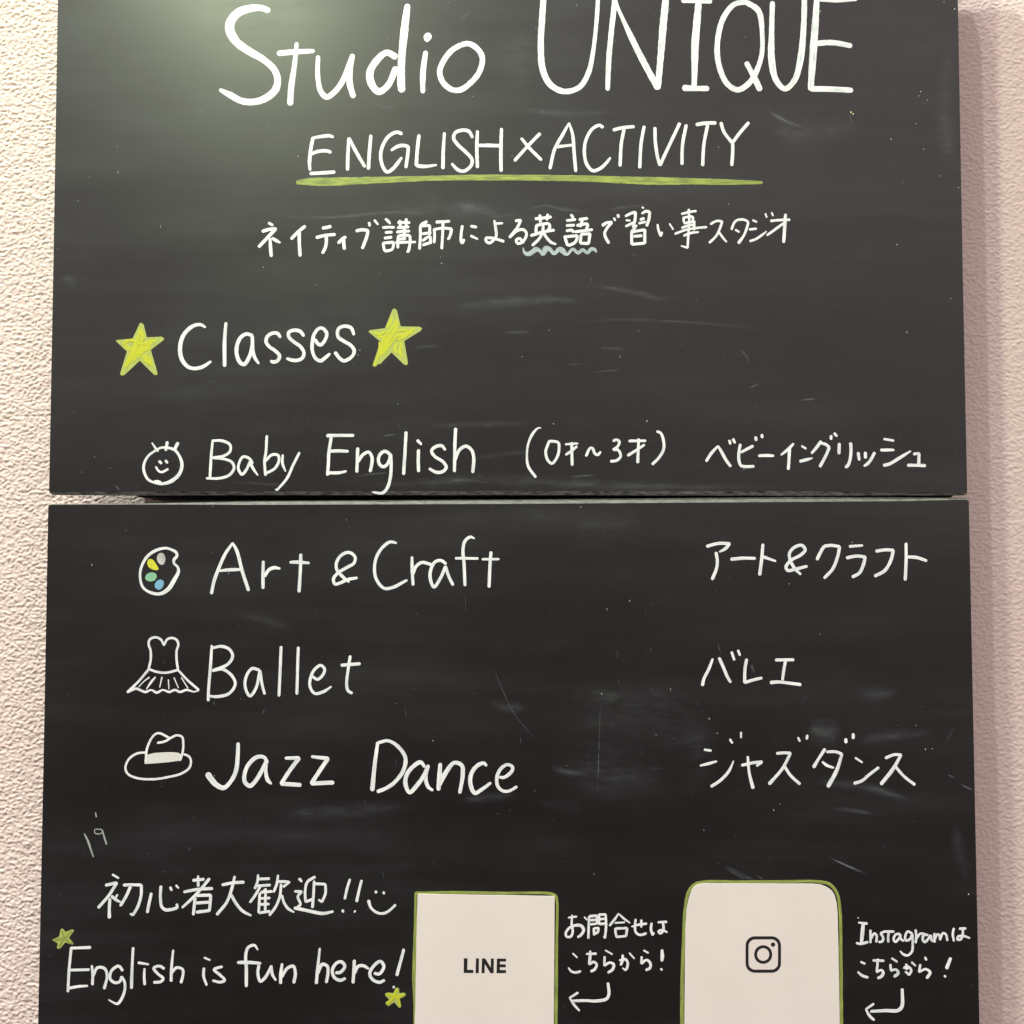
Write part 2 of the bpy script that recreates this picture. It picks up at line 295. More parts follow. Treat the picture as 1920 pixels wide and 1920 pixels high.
# jazz row
ink('hat_drawing', 1, 'paint', 220, 1350, 4.3636, 20, """
 232,265,18 160,275 95,320 66,390 85,440 160,475 290,485 400,470 520,440 590,390 602,330 585,298 545,280; 232,345,18 240,245 280,150 318,112 350,110 430,150; 328,188 390,175 440,145 490,125 530,140 540,200 535,260 515,328""")
ink('class_lettering', 1, 'paint', 220, 1350, 4.3636, 36, """
 988,190,32 985,300 970,420,38 930,500 870,555,40 810,530,46 765,480,54 738,440,52;
 1225,350! 1200,305,30 1140,305 1070,370 1040,450 1045,510 1085,540 1130,500 1200,380 1215,345! 1215,430,30 1230,490 1260,522,20;
 1375,312,28 1488,312! 1420,400 1340,522! 1500,532; 1590,300,26 1725,316! 1660,410 1588,520! 1768,512""")
ink('class_lettering', 1, 'paint', 670, 1370, 5.818, 46, """
 222,130,40 190,370,46 163,650,52; 225,132,36 340,112,36 450,180,42 525,300,46 500,440,46 400,570,44 300,635,42 220,665,44;
 735,395,36 690,345,46 610,390,48 540,480,50 525,580,50 570,675,44 640,610,50 720,500,50 775,380,42! 745,500,46 770,610,42 822,652,32;
 905,360,44 895,500,54 885,645,48; 890,600,50 970,450,54 1060,350,46 1140,380,46 1150,480,46 1118,680,42;
 1408,382,34 1380,355,42 1300,390,48 1240,480,50 1235,590,50 1280,680,46 1360,640,42 1455,570,36;
 1550,508,32 1600,510,38 1680,450,42 1695,400,38 1640,370,36 1570,410,40 1525,500,42 1530,600,38 1580,655,36 1650,660,34 1740,612,34""")
ink('reading_lettering', 1, 'paint', 1290, 1360, 4.2667, 25, """
 130,195,20 185,203,20; 98,323,18 170,305 230,288,16; 185,490 260,440 325,370 365,285,12; 335,112,20 355,142,18; 424,55,18 424,100,16;
 430,320 520,300 592,292! 550,325,20; 478,250,22 490,380 520,502,32; 710,225 770,220 820,222! 760,340 650,470,30; 772,328 820,400 895,470; 880,98,18 895,128,18; 955,80,22 950,110,20;
 1095,190,30 1050,260 1005,335,32; 1110,212 1180,212 1232,230! 1190,360,32 1120,490,36; 1075,292,20 1110,320 1165,340,18; 1262,108,26 1264,138,28; 1322,68,24 1322,105,28;
 1338,260,18 1395,298,16; 1330,465,30 1390,445 1450,395 1525,338; 1580,262 1650,235 1705,236! 1640,350,32 1545,470,34; 1660,330 1730,410 1815,475""")
# bottom of the lower board
ink('greeting_lettering', 1, 'paint', 160, 1620, 6.0, 36, """
 305,118,28 375,160,26; 228,240 290,225 355,212! 260,360 145,492; 277,390 270,500 270,605,42; 295,360 340,400 395,430,22; 360,345,28 340,385,22; 430,238 520,235 630,237! 628,350 590,480 535,575! 505,560,26; 510,250 460,360 395,470;
 742,330 720,430 697,545; 850,250 845,380 860,480 900,515 970,512 1035,492! 1030,450,28; 955,262,34 972,298,26; 1020,240,30 1050,272,24;
 1210,185 1335,172; 1268,135,28 1270,250; 1110,315 1270,285 1430,275; 1395,165 1310,270 1200,390 1090,490,28; 1235,380 1225,480 1215,570; 1250,355 1410,350! 1405,440 1395,530; 1250,440 1390,430; 1250,542 1395,525;
 1540,235 1660,212 1785,205; 1680,140,32 1650,270 1590,430 1480,570; 1640,345 1700,450 1770,530 1865,580,26""")
ink('greeting_lettering', 1, 'paint', 460, 1620, 6.1935, 33, """
 148,125,26 140,210 110,285; 155,175 280,170; 130,255 290,245; 175,260 110,370 55,445; 168,340 160,470 155,565; 240,290 200,330; 180,330 310,318; 175,400 285,395; 175,470 275,465; 160,568 285,550; 235,330 230,550;
 380,130,28 365,230 330,325; 375,205 460,205 515,210,26! 440,265; 415,235 400,380 350,500 280,595; 425,365 450,450 500,520 565,560,22;
 625,170,36 655,205,28; 575,318 655,320! 610,380 640,470 600,505; 570,512,40 640,525,40 780,555,42 900,575,40 1020,552,28; 810,150,36 720,210 695,310 700,440! 780,410; 800,200 790,380 780,505,36; 815,230 930,235! 930,340 890,440! 850,415,24;
 1215,178 1180,290 1155,405; 1350,190 1320,310 1292,435,38; 1130,535,36 1136,558,34; 1268,548,38 1274,553,38; 1510,322,40 1525,332,34; 1603,326,32 1612,345,34; 1430,425,42 1460,510 1530,565 1600,575 1660,550 1745,475,30""")
ink('slogan_lettering', 1, 'paint', 80, 1730, 5.333, 30, """
 278,255,28! 478,248,34; 285,260 265,460 252,690,28; 275,475 465,470,28; 265,655 350,640 450,632,22; 492,430,26 500,520 498,620; 500,540 550,450 620,460 645,530 615,660;
 800,480 760,435 690,480 675,560 720,600 770,590 790,540! 820,600 815,700 750,810 700,795,20 660,770,16; 905,250 895,430 888,655,34; 955,400 1060,418,20; 1018,460,26 1015,540 1020,620;
 1215,460 1170,435 1110,455 1150,510 1205,560 1180,590 1110,598; 1305,275,24 1290,430 1285,585,34; 1290,500 1340,450 1400,470 1400,540 1383,600; 1615,350,22 1675,375,20; 1612,455 1610,540 1640,625,26; 1795,440,28 1715,470 1770,520 1820,575 1780,595 1700,580,24""")
ink('slogan_lettering', 1, 'paint', 430, 1750, 5.333, 34, """
 285,165,16 250,120,28 190,140,32 165,210 170,350,36 170,530,36; 85,292,36 200,292,36 315,300,28; 295,320 285,400 310,480 360,440 420,325,28! 430,410 465,470,22; 528,305,30 515,400 512,500; 520,440 580,350 640,330 660,400 645,495;
 905,150,24 885,330,32 870,500,36; 885,400 930,310 980,330 985,400 970,490; 1065,395 1110,390 1155,330 1120,285 1070,300 1030,370 1050,440 1110,470 1160,450,28; 1250,270 1245,380 1237,495; 1250,400 1290,330 1340,325 1395,355,24;
 1450,400 1500,405 1545,330 1510,280 1450,320 1405,400 1430,460 1500,490 1550,470; 1745,160,32 1710,290 1675,420; 1640,535,34 1648,540,34""")
ink('contact_lettering', 1, 'paint', 1040, 1690, 8.0, 40, """
 205,245,28 330,230,34; 262,205,26 255,350 270,460 240,530 180,530 165,480 220,400 320,360,44 400,370,50 435,430,50 400,500,44 345,540,36; 445,235,28 485,280,22;
 515,230 510,400 505,555; 520,225 635,215! 632,340; 530,285 625,278,34; 530,345 625,338,34; 665,200 665,345; 662,200 765,197! 770,380 755,550! 735,525,26; 680,268 755,262,30; 670,342 750,335; 588,405 592,505; 592,405 660,400! 650,465! 597,490;
 960,180,22 900,270,40 825,365,36; 965,190,24 1040,260,36 1130,325,20; 905,325,28 1050,315,30; 910,405 915,480 935,540; 915,408 1088,402! 1072,520! 940,535;
 1155,380,26 1260,350 1380,335,38; 1215,270,36 1205,380 1215,460 1260,500 1320,500 1375,480; 1300,280,40 1300,388,34; 1455,325,36 1445,420,44 1470,505,40! 1490,470,30; 1550,315,32 1680,308; 1625,310 1630,430 1590,480 1555,460 1580,435 1640,440 1690,465,24;
 270,780,26 340,845,28; 205,995,22 250,1050,36 310,1068 390,1050,40; 475,790,34 625,785,38; 535,745,34 530,850,48 518,945,40! 590,910 630,950 600,1020,44 545,1052,44; 760,735,28 865,795,26; 750,830 745,965! 830,920 885,950,46 870,1020,46 800,1070,36;
 970,885,28 1060,870,44 1095,920 1085,1000 1060,1035,34! 1020,1000,22; 1020,805 1020,880,50 990,955; 1120,775,26 1195,860,26; 1335,735,30 1405,775,32; 1305,830 1302,935! 1380,880 1435,930,46 1430,1000,42 1370,1032,44;
 1610,730,46 1615,820,56 1608,895,44; 1590,1012,36 1612,1030,36; 800,1225,44 812,1400,50 775,1465,50 620,1495,48 480,1490,44 260,1495,42; 350,1370,40 225,1448,32! 290,1550,40 370,1640,34""")
ink('contact_lettering', 1, 'paint', 1580, 1700, 7.3846, 36, """
 220,220,30 340,235,38; 285,230,50 275,350,56 262,490,50; 190,505,36 250,515,38 350,490,38; 385,325 385,500; 392,440 440,372 470,400 465,490;
 580,345 525,370! 560,430 550,480 500,490; 570,345 710,345; 640,350 630,420 632,490; 790,375 735,385 705,450 730,488 790,430! 800,380 800,440 845,475;
 960,370 900,345 865,420 880,470 930,450 965,380! 970,500 960,620 900,675 840,660 795,615,24; 1010,320 1020,420 1010,500; 1020,440 1080,375 1150,385;
 1180,390 1120,400 1110,460 1140,490 1190,440! 1220,400 1230,460 1260,480; 1270,370 1275,490; 1280,440 1310,385 1340,395 1350,460; 1355,435 1390,365 1430,385 1450,470;
 1540,300 1525,380 1540,475,34; 1615,305 1705,302; 1665,310 1660,400 1630,455 1590,455 1600,415 1680,408 1760,435,28; 250,765,30 310,790,30; 210,905,26 270,955,38 350,980,36;
 420,745,36 570,750,36; 485,725 480,820 470,905! 540,880 562,920,44 530,970,44 485,990,36; 680,715,34 755,765,28; 660,800 670,885! 740,872 770,920,44 715,970,46; 845,850 910,835,40 950,885 920,945! 870,900; 880,795 890,865,50; 955,770,32 1010,820,26;
 1075,800 1058,905! 1150,865 1210,910,46 1165,990,44; 1140,700,34 1160,740,34; 1495,712,48 1440,855,54; 1408,955,34 1424,972,38; 825,1140,44 820,1380,52 770,1435,50 600,1440,48 390,1450,44; 430,1345,36 322,1420,30! 370,1510,42 435,1570,40""")
ink('card_outline', 1, 'lime', 760, 1640, 6.0, 32, "106,1960,30 106,1600,30 104,1400,34 97,1150,44 102,900,40 112,600,36 116,205,32! 600,200,34 1100,208,34 1640,215,34 1690,240,36 1706,300,34 1704,700,32 1697,1300,40 1693,1960,40")
ink('card_outline', 1, 'lime', 1260, 1620, 5.333, 32, "98,1960,36 102,1200,40 118,700,34 130,450,30 170,270,34 235,200,34 320,178,30 700,178,30 1100,176,30 1480,178,30 1580,205,32 1648,290,34 1678,450,34 1688,900,36 1694,1600,36 1694,1960,36")
ink('rubbed_mark', 1, 'dim_white', 140, 1500, 9.6, 34, "172,605,22 240,740,44 300,920,30 338,1025,24; 375,225,22 390,305,28; 500,550,26 535,680,34 575,800,30; 365,520,16 360,590,20 420,610,22 490,590,18 490,540,20 380,525,20")
# coloured shapes: closed outlines
FILLS = []
def fill(part, board, colour, x0, y0, sc, smooth, s): FILLS.append((part, board, colour, x0, y0, sc, smooth, s))
fill('star_drawing', 0, 'pale_lime', 200, 570, 6.4, 0, "415,222 445,250 482,400 660,392 690,415 680,435 530,550 612,835 600,853 570,850 398,680 215,850 180,860 160,840 243,570 106,440 125,432 312,415 395,235")
fill('star_drawing', 0, 'pale_lime', 490, 570, 6.0, 0, "1495,48 1525,70 1567,252 1780,255 1808,275 1795,300 1608,415 1650,665 1635,690 1600,678 1465,545 1340,672 1312,678 1285,705 1260,702 1252,685 1340,425 1205,312 1220,295 1390,272 1475,65")
fill('small_star_drawing', 1, 'pale_lime', 80, 1730, 5.333, 0, "195,57 212,70 228,92 295,66 315,78 262,152 308,205 300,220 225,197 178,255 155,262 142,250 152,208 95,172 165,138 178,70")
fill('small_star_drawing', 1, 'pale_lime', 430, 1750, 5.333, 0, "1680,542 1697,555 1700,597 1752,594 1765,610 1755,628 1692,660 1720,725 1708,745 1690,738 1650,688 1605,718 1590,730 1562,705 1565,688 1602,665 1556,618 1560,598 1590,592 1640,598 1662,550")
fill('paint_dab', 1, 'blob_white', 240, 1000, 5.333, 1, "332,195 360,210 374,255 362,300 338,316 308,298 288,255 300,212")
fill('paint_dab', 1, 'blob_yellow', 240, 1000, 5.333, 1, "228,257 255,270 285,315 305,352 295,366 262,366 212,342 193,300 203,265")
fill('paint_dab', 1, 'blob_green', 240, 1000, 5.333, 1, "235,390 275,402 288,435 265,470 220,481 182,466 173,438 192,405")
fill('paint_dab', 1, 'blob_blue', 240, 1000, 5.333, 1, "325,462 352,475 358,508 340,548 305,564 275,545 267,512 290,475")
fill('hat_band', 1, 'hat_band', 220, 1350, 4.3636, 0, "224,360 222,330 230,288 300,270 380,264 450,263 500,268 538,292 518,336 500,334 420,345 300,355")
SCRIBBLE = []
def scribble(star, x0, y0, sc, w, s): SCRIBBLE.append((star, x0, y0, sc, w, s))
scribble(0, 200, 570, 6.4, 42, """
 405,300,26 380,400 330,520 250,700,40 230,760,30; 415,320 440,400 350,520 290,640 240,740,30; 200,480,30 260,440,40 320,440; 215,490,30 280,540,44 340,520; 590,440,30 520,450,40 430,500 330,600,40 250,740,30; 560,430,30 500,500 400,560 320,680,40; 520,530,36 440,560 380,640,30; 470,600,36 500,680 550,740,26; 430,620,36 480,690 540,730,24; 510,640,26 545,730,22; 300,430,30 400,470 500,480,30; 260,520,30 330,570 420,600,30""")
scribble(1, 490, 570, 6.0, 36, """
 1470,150,28 1440,230 1420,270,26; 1525,175,28 1480,260 1420,330 1360,450,34 1340,590,26; 1540,210,28 1500,300 1400,420 1350,560; 1530,280,28 1460,370 1370,520; 1545,330,30 1450,450 1370,560,28; 1720,280,26 1620,330 1540,360,30; 1700,310,26 1600,370 1540,400; 1640,290,24 1540,300,28; 1270,325,26 1330,340 1400,310,24; 1310,360,26 1370,375 1400,390,26; 1330,430,22 1320,560,22 1275,690,30; 1530,440,30 1500,510 1530,550,28; 1570,460,28 1560,540 1590,590,22; 1560,420,28 1580,500,24""")
scribble(2, 80, 1730, 5.333, 22, "195,80 210,150 165,240; 290,80 220,150 120,172; 295,205 215,165 130,165")
scribble(3, 430, 1750, 5.333, 26, "1680,560 1640,640 1580,705; 1745,612 1660,640 1600,680; 1575,608 1650,625 1690,660 1705,725; 1655,600 1660,640")
# old chalk: soft smears (strength, then strokes in photo pixels)
SMEARS = []
def smear(board, a, s): SMEARS.append((board, a, s))
smear(0, 0.115, "840,385,16 900,390,22 940,405,14; 985,396,8 1020,386,7 1060,393,9 1100,396,8; 1130,395,7 1190,386,9 1240,383,6; 900,408,6 930,407,5 985,396,6; 480,400,6 600,408,8 740,398,8 840,402,7")
smear(0, 0.036, "560,384,22 700,388,40 860,398,46 1000,410,40 1180,412,26; 980,30,90 975,140,80 1000,200,30; 330,180,60 430,190,60 480,170,40; 1420,230,60 1500,250,60 1640,235,30")
smear(0, 0.108, "968,190,10 990,205,16 1060,213,16 1160,210,10; 1436,205,8 1470,225,10 1510,240,6; 1000,45,6 1020,70,8; 370,202,10 380,215,8; 700,196,5 730,202,7 750,205,5; 860,40,7 885,20,5")
smear(0, 0.065, "840,578,12 920,568,18 1020,562,16 1110,566,8; 1100,535,8 1180,545,14 1250,560,14 1290,540,10; 1060,608,9 1140,600,9 1250,602,8 1380,612,8 1470,625,8; 770,652,8 830,648,8; 940,624,8 1000,622,10; 1120,652,8 1180,655,8; 1060,684,6 1100,682,5")
smear(0, 0.187, "1100,700,3 1135,696,5 1170,694,4; 1389,656,5 1398,666,8 1405,676,5; 1403,676,4 1402,680,5; 1592,215,3 1598,230,3; 1405,728,4 1425,718,5; 1500,750,4 1530,748,4")
smear(0, 0.054, "600,905,16 760,908,18 900,898,24 1040,905,22 1200,912,16 1500,914,8; 780,800,12 900,796,16 1030,792,14; 860,866,10 960,850,14 1010,846,10; 420,902,8 560,912,8; 110,520,8 147,530,26; 1780,60,20 1772,240,34 1790,330,24")
smear(0, 0.115, "655,896,4 690,890,5 740,885,4; 715,818,4 745,814,3; 830,905,5 870,900,7 930,908,5; 1060,895,6 1120,890,6; 215,908,4 225,920,4")
smear(1, 0.079, "912,1312,8 935,1322,22 965,1326,22 1000,1330,8; 1030,1430,10 1045,1442,16 1080,1450,14 1110,1452,8; 880,1301,6 900,1301,6; 1215,1440,6 1245,1442,6")
smear(1, 0.025, "990,1352,60 1110,1354,120 1250,1356,150 1390,1352,40; 1030,1440,60 1150,1460,110 1260,1450,90; 1060,1295,30 1200,1306,50 1290,1320,40; 1290,1330,60 1310,1430,60 1290,1500,30")
smear(1, 0.061, "1600,1300,22 1640,1302,30 1690,1300,18; 1510,1365,40 1550,1375,50 1580,1385,24; 1600,1390,20 1680,1378,22 1760,1372,8; 1500,1466,8 1560,1468,18 1650,1482,18 1720,1506,6; 1545,1515,8 1600,1520,12 1655,1530,5; 1500,1322,5 1515,1300,5; 1305,1325,8 1310,1310,6")
smear(1, 0.238, "1355,1622,5 1385,1638,12 1415,1650,8; 1360,1630,4 1400,1650,6; 1545,1603,3 1590,1624,5 1632,1642,4; 1775,1452,3 1790,1458,6; 1800,1470,3 1825,1482,6; 1418,1640,3 1432,1650,3; 1655,1586,7 1660,1588,7")
smear(1, 0.036, "1790,1540,20 1800,1600,26 1815,1660,16; 1770,1400,10 1790,1360,8; 960,960,30 1100,985,50 1260,970,26; 500,1530,20 650,1520,30 800,1510,26; 440,1150,16 560,1180,20; 1000,1500,16 1100,1520,26; 1830,985,14 1822,990,26; 850,1500,20 980,1490,14")
smear(1, 0.170, "924,1234,2.2 929,1260,2.2 945,1300,2.4 965,1340,2.2 990,1370,2.2 1010,1395,2; 1120,1500,2.2 1122,1440,2 1126,1300,2; 1158,1238,2 1157,1216,2; 976,1382,3 976,1396,2.4; 1212,1150,2 1210,1142,2; 760,1330,2 762,1350,2; 872,1115,2 874,1150,2; 1345,1207,3 1352,1225,3; 1408,1245,6 1414,1262,6; 497,1328,3 491,1340,3; 400,1315,6 402,1322,5; 1322,1346,4 1332,1347,5; 712,1633,2 718,1637,2 719,1648,2; 740,1420,3 745,1440,3")
# small paint chips: x, y, size, tint
CHIPS = [(1726,172,2.6,0),(1723,180,2.4,0),(1739,188,2.2,0),(1718,232,2.4,0),(1732,280,2.8,0),(1671,261,2.6,0),(1763,330,2.4,1),(1797,352,2.6,0),(1682,459,2.6,0),(1347,276,2.2,0),(1366,383,2.4,0),
 (494,501,2.8,0),(828,494,2.4,0),(826,482,1.8,0),(559,293,3,0),(240,50,2,0),(840,5,2.2,0),(727,73,2.2,0),(887,181,2.2,0),(490,174,2,0),(1081,10,2.4,0),(1256,18,2,0),(1153,77,1.8,0),(1186,96,1.8,0),(960,292,2,0),(1030,619,2,0),(979,669,2,0),(592,535,2,0),
 (1213,790,3,0),(1038,795,2.4,0),(675,657,2.2,0),(672,666,2,0),(1109,525,2,0),(1783,560,2,0),(1128,1301,3,0),(1089,951,2.6,0),(399,949,2,0),(1598,1017,2.6,0),(1345,1375,2.4,0),(1330,1348,2.6,0),(1830,1622,0,0),(1816,1677,4,0),(1609,1721,3.4,0),(1320,1557,2,0),
 (177,857,2.2,0),(402,1455,2,0),(1230,1378,2,0),(812,1389,2.2,0),(1790,17,4,0),(1770,4,2.4,0),(1735,1405,3,0),(1748,1404,2,0),(1395,880,2,0),(1480,1095,2,0),(1596,211,5,1),(1600,214,4,0)]
# ---------------------------------------------------------------- wall: real rough stucco relief
def axis(dense, outer):
    a = set(round(x, 5) for x in outer)
    for lo, hi, st in dense:
        n = int((hi - lo) / st)
        a.update(round(lo + st * i, 5) for i in range(n + 1))
    a = sorted(a); out = [a[0]]
    for x in a[1:]:
        if x - out[-1] > .0004: out.append(x)
    return out
def build_wall():
    far = [-2.5, -1.6, -1.1, -.8, -.6, -.5, -.45, .45, .5, .6, .8, 1.1, 1.6, 2.5]
    xs = axis([(-.39, -.275, .00056), (.275, .39, .00056), (-.26, .26, .02)], far)
    zs = axis([(-.40, .40, .00056)], [-1.6, -1.2, -.9, -.7, -.55, -.45, .45, .55, .7, .9, 1.2, 1.6])
    verts, flat = [], []
    for z in zs:
        for x in xs:
            p = Vector((x * 390, 3.1, z * 520)); q = Vector((x * 130 + 7, 8.3, z * 150))
            a = noise.noise(p + .5 * noise.noise_vector(q)); b = noise.noise(q); c = noise.noise(p * 2.3)
            fx = max(0, min(1, (abs(x) - .275) / .012, (.39 - abs(x)) / .012, (.40 - abs(z)) / .012))
            flat.append(1 - fx)
            verts.append((x, -fx * (.00050 if x < 0 else .00028) * (max(-.35, a) + .35 * b + .5 * c), z))
    n = len(xs); faces = []
    for j in range(len(zs) - 1):
        r = j * n
        for i in range(n - 1):
            faces.append((r + i, r + i + 1, r + n + i + 1, r + n + i))
    me = bpy.data.meshes.new('stucco_wall'); me.from_pydata(verts, [], faces)
    me.attributes.new('coarse', 'FLOAT', 'POINT').data.foreach_set('value', flat)
    me.polygons.foreach_set('use_smooth', [True] * len(me.polygons)); me.update()
    return me
wall = link('stucco_wall', build_wall(), M['wall'])
tag(wall, 'pale pinkish rough stucco wall behind both boards', 'wall')
# ---------------------------------------------------------------- the two boards
def arc(c, r, a0, a1, n=6):
    return [(c[0] + r * math.cos(math.radians(a0 + (a1 - a0) * i / n)), c[1] - r * math.sin(math.radians(a0 + (a1 - a0) * i / n))) for i in range(n + 1)]
def board_mesh(name, outline, front, worn_lit_y):
    """outline / front: matching photo-pixel loops (silhouette and front face)"""
    bm = bmesh.new(); THK = .006
    loops = [[bm.verts.new(P(x, y, -THK)) for x, y in outline], [bm.verts.new(P(x, y, -.0022)) for x, y in outline], [bm.verts.new(P(x, y, 0)) for x, y in front]]
    n = len(outline)
    for a, b in zip(loops, loops[1:]):
        for i in range(n):
            f = bm.faces.new((a[i], a[(i + 1) % n], b[(i + 1) % n], b[i]))
            ys = (outline[i][1], outline[(i + 1) % n][1])
            if b is loops[2] and all(worn_lit_y[0] < y < worn_lit_y[1] for y in ys): f.material_index = 1
    bm.faces.new(loops[2]); bm.faces.new(list(reversed(loops[0])))
    bmesh.ops.recalc_face_normals(bm, faces=bm.faces)
    me = bpy.data.meshes.new(name); bm.to_mesh(me); bm.free(); return me
r = 26
top_o = arc((112 + r, -380 + r), r, 180, 90) + arc((1792 - r, -380 + r), r, 90, 0) + [(1798.5, 80), (1806, 500), (1815, 926.5), (1810, 928), (1500, 929), (1000, 928), (480, 928), (250, 928.5), (95, 927.5), (90, 923), (98.5, 500), (105.5, 80)]
top_f = arc((112 + r, -380 + r), r - 3, 180, 90) + arc((1792 - r, -380 + r), r - 3, 90, 0) + [(1797.5, 80), (1805, 500), (1813.5, 923), (1808, 924), (1500, 920.5), (1000, 920.5), (480, 921.5), (250, 922), (97, 923), (92, 921), (100, 500), (107, 80)]
low_o = [(89, 948), (94, 945), (250, 943.5), (480, 939), (1000, 936), (1500, 931.5), (1700, 932), (1812, 933), (1818, 936), (1828, 1430), (1838, 1920), (1843, 2180), (65, 2180), (70, 1920), (80, 1430)]
low_f = [(90.5, 949), (95, 946.5), (250, 946), (480, 946.5), (1000, 944.5), (1500, 941), (1700, 939.5), (1810, 936.5), (1816.5, 939), (1826.5, 1430), (1836.5, 1920), (1841.5, 2177), (66.5, 2177), (71.5, 1920), (81.5, 1430)]
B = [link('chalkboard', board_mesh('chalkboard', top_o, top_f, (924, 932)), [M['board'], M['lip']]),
     link('chalkboard.001', board_mesh('chalkboard_lower', low_o, low_f, (930, 946)), [M['board'], M['worn']])]
tag(B[0], 'upper black chalkboard with large studio title, star heading and baby class row', 'chalkboard', 'black chalkboards fixed to the wall')
tag(B[1], 'lower black chalkboard listing art, ballet and jazz classes with two cards', 'chalkboard', 'black chalkboards fixed to the wall')
def box(name, lo, hi, mat, parent):
    bm = bmesh.new(); bmesh.ops.create_cube(bm, size=1)
    for v in bm.verts: v.co = Vector([(lo[i] + hi[i]) / 2 + v.co[i] * (hi[i] - lo[i]) for i in range(3)])
    bmesh.ops.bevel(bm, geom=bm.edges[:], offset=.001, segments=1, affect='EDGES')
    me = bpy.data.meshes.new(name); bm.to_mesh(me); bm.free(); return link(name, me, mat, parent)
def batten(py0, py1, px0, px1, parent):
    a, b = P(px0, py1), P(px1, py0)
    box('mounting_batten', (a.x, YB + .0065, a.z), (b.x, -.0004, b.z), M['wood'], parent)
batten(860, 931, 250, 1795, B[0]); batten(-290, -190, 330, 1570, B[0]); batten(960, 1040, 250, 1795, B[1]); batten(2060, 2140, 330, 1570, B[1])
# ---------------------------------------------------------------- marker strokes as raised ribbons of paint
LAYER = [0]
def parse(s, x0, y0, sc, w):
    strokes = []
    for part in s.replace('\n', ' ').split(';'):
        pts, run = [], []
        for tok in part.split():
            sharp = tok.endswith('!'); v = [float(t) for t in tok.rstrip('!').split(',')]
            p = (x0 + v[0] / sc, y0 + v[1] / sc, (v[2] if len(v) > 2 else w) / sc * .92)
            run.append(p)
            if sharp and len(run) > 1: pts.append((run, True)); run = [p]
        if len(run) > 1: pts.append((run, False))
        strokes += pts
    return strokes
def spline(pts, step=1.3):
    p = [Vector(q) for q in pts]; p = [2 * p[0] - p[1]] + p + [2 * p[-1] - p[-2]]; out = []
    for i in range(1, len(p) - 2):
        a, b, c, d = p[i - 1:i + 3]
        L = (c.xy - b.xy).length; n = max(2, int(L / step))
        # centripetal tangents keep tight letters from overshooting
        t0, t1, t2 = [max(1e-3, (y.xy - x.xy).length) ** .5 for x, y in ((a, b), (b, c), (c, d))]
        m1 = ((b - a) / t0 - (c - a) / (t0 + t1) + (c - b) / t1) * t1
        m2 = ((c - b) / t1 - (d - b) / (t1 + t2) + (d - c) / t2) * t1
        for j in range(n):
            t = j / n
            out.append((2 * t**3 - 3 * t**2 + 1) * b + (t**3 - 2 * t**2 + t) * m1 + (3 * t**2 - 2 * t**3) * c + (t**3 - t**2) * m2)
    out.append(p[-2]); return out
PROF = ((-1, -.00003), (-.965, .000018), (0, .000022), (.965, .000018), (1, -.00003))
def ribbon(V, Fc, UV, pts, prof=PROF, wob=.08, cap=.45, lift=0.0, fade=None, FD=None, step=1.3):
    line = spline(pts, step)
    r0, r1 = line[0].z / 2, line[-1].z / 2
    d0 = (line[0].xy - line[1].xy).normalized(); d1 = (line[-1].xy - line[-2].xy).normalized()
    if cap:
        line = [Vector((line[0].x + d0.x * r0 * cap, line[0].y + d0.y * r0 * cap, line[0].z))] + line + [Vector((line[-1].x + d1.x * r1 * cap, line[-1].y + d1.y * r1 * cap, line[-1].z))]
    # resample the ends finely for round caps
    dist = [0]
    for a, b in zip(line, line[1:]): dist.append(dist[-1] + (b.xy - a.xy).length)
    L = dist[-1]
    ss = [i for i in dist]
    if cap:
        for f in (.04, .12, .25, .45, .7): ss += [f * r0, L - f * r1]
    ss = sorted(set(round(min(max(x, 0), L), 3) for x in ss))
    seed = random.random() * 100; rows = []; k = 0
    for s in ss:
        while k < len(dist) - 2 and dist[k + 1] < s: k += 1
        t = (s - dist[k]) / max(1e-6, dist[k + 1] - dist[k])
        c = line[k].lerp(line[k + 1], t)
        a, b = line[max(0, k - 1)], line[min(len(line) - 1, k + 2)]
        tg = (b.xy - a.xy).normalized(); nr = Vector((-tg.y, tg.x))
        hw = c.z / 2 * (1 + wob * noise.noise((s * .11, seed, 0)) + wob * .6 * noise.noise((s * .33, seed, 5)))
        if cap:
            for q, rr in ((s, r0), (L - s, r1)):
                if q < rr: hw *= math.sqrt(max(.0025, 1 - (1 - q / rr) ** 2))
        base = len(V)
        for u, h in prof:
            V.append(P(c.x + nr.x * hw * u, c.y + nr.y * hw * u, lift + .000016 * s / L + (h if h < 0 else h * min(1, c.z / 8 + .3))))
            UV.append((u * .5 + .5 + seed, s / 2.83 * .5))
            if FD is not None:
                e = min(1, s / (L * .35), (L - s) / (L * .35)); e = e * e * (3 - 2 * e)
                FD.append(fade * e * (1 - abs(u)) ** 1.3)
        rows.append(base)
    n = len(prof)
    for a, b in zip(rows, rows[1:]):
        for i in range(n - 1): Fc.append((a + i, a + i + 1, b + i + 1, b + i))
    if not FD:
        Fc.append(tuple(rows[0] + i for i in reversed(range(n)))); Fc.append(tuple(rows[-1] + i for i in range(n)))
def mesh_of(name, V, Fc, UV, FD=None, smooth=True):
    me = bpy.data.meshes.new(name); me.from_pydata([tuple(v) for v in V], [], Fc)
    uv = me.uv_layers.new(name='UVMap')
    idx = [0] * len(me.loops); me.loops.foreach_get('vertex_index', idx)
    uv.data.foreach_set('uv', [c for i in idx for c in UV[i]])
    if FD is not None:
        at = me.attributes.new('fade', 'FLOAT', 'POINT'); at.data.foreach_set('value', FD)
    if smooth: me.polygons.foreach_set('use_smooth', [True] * len(me.polygons))
    me.update(); return me
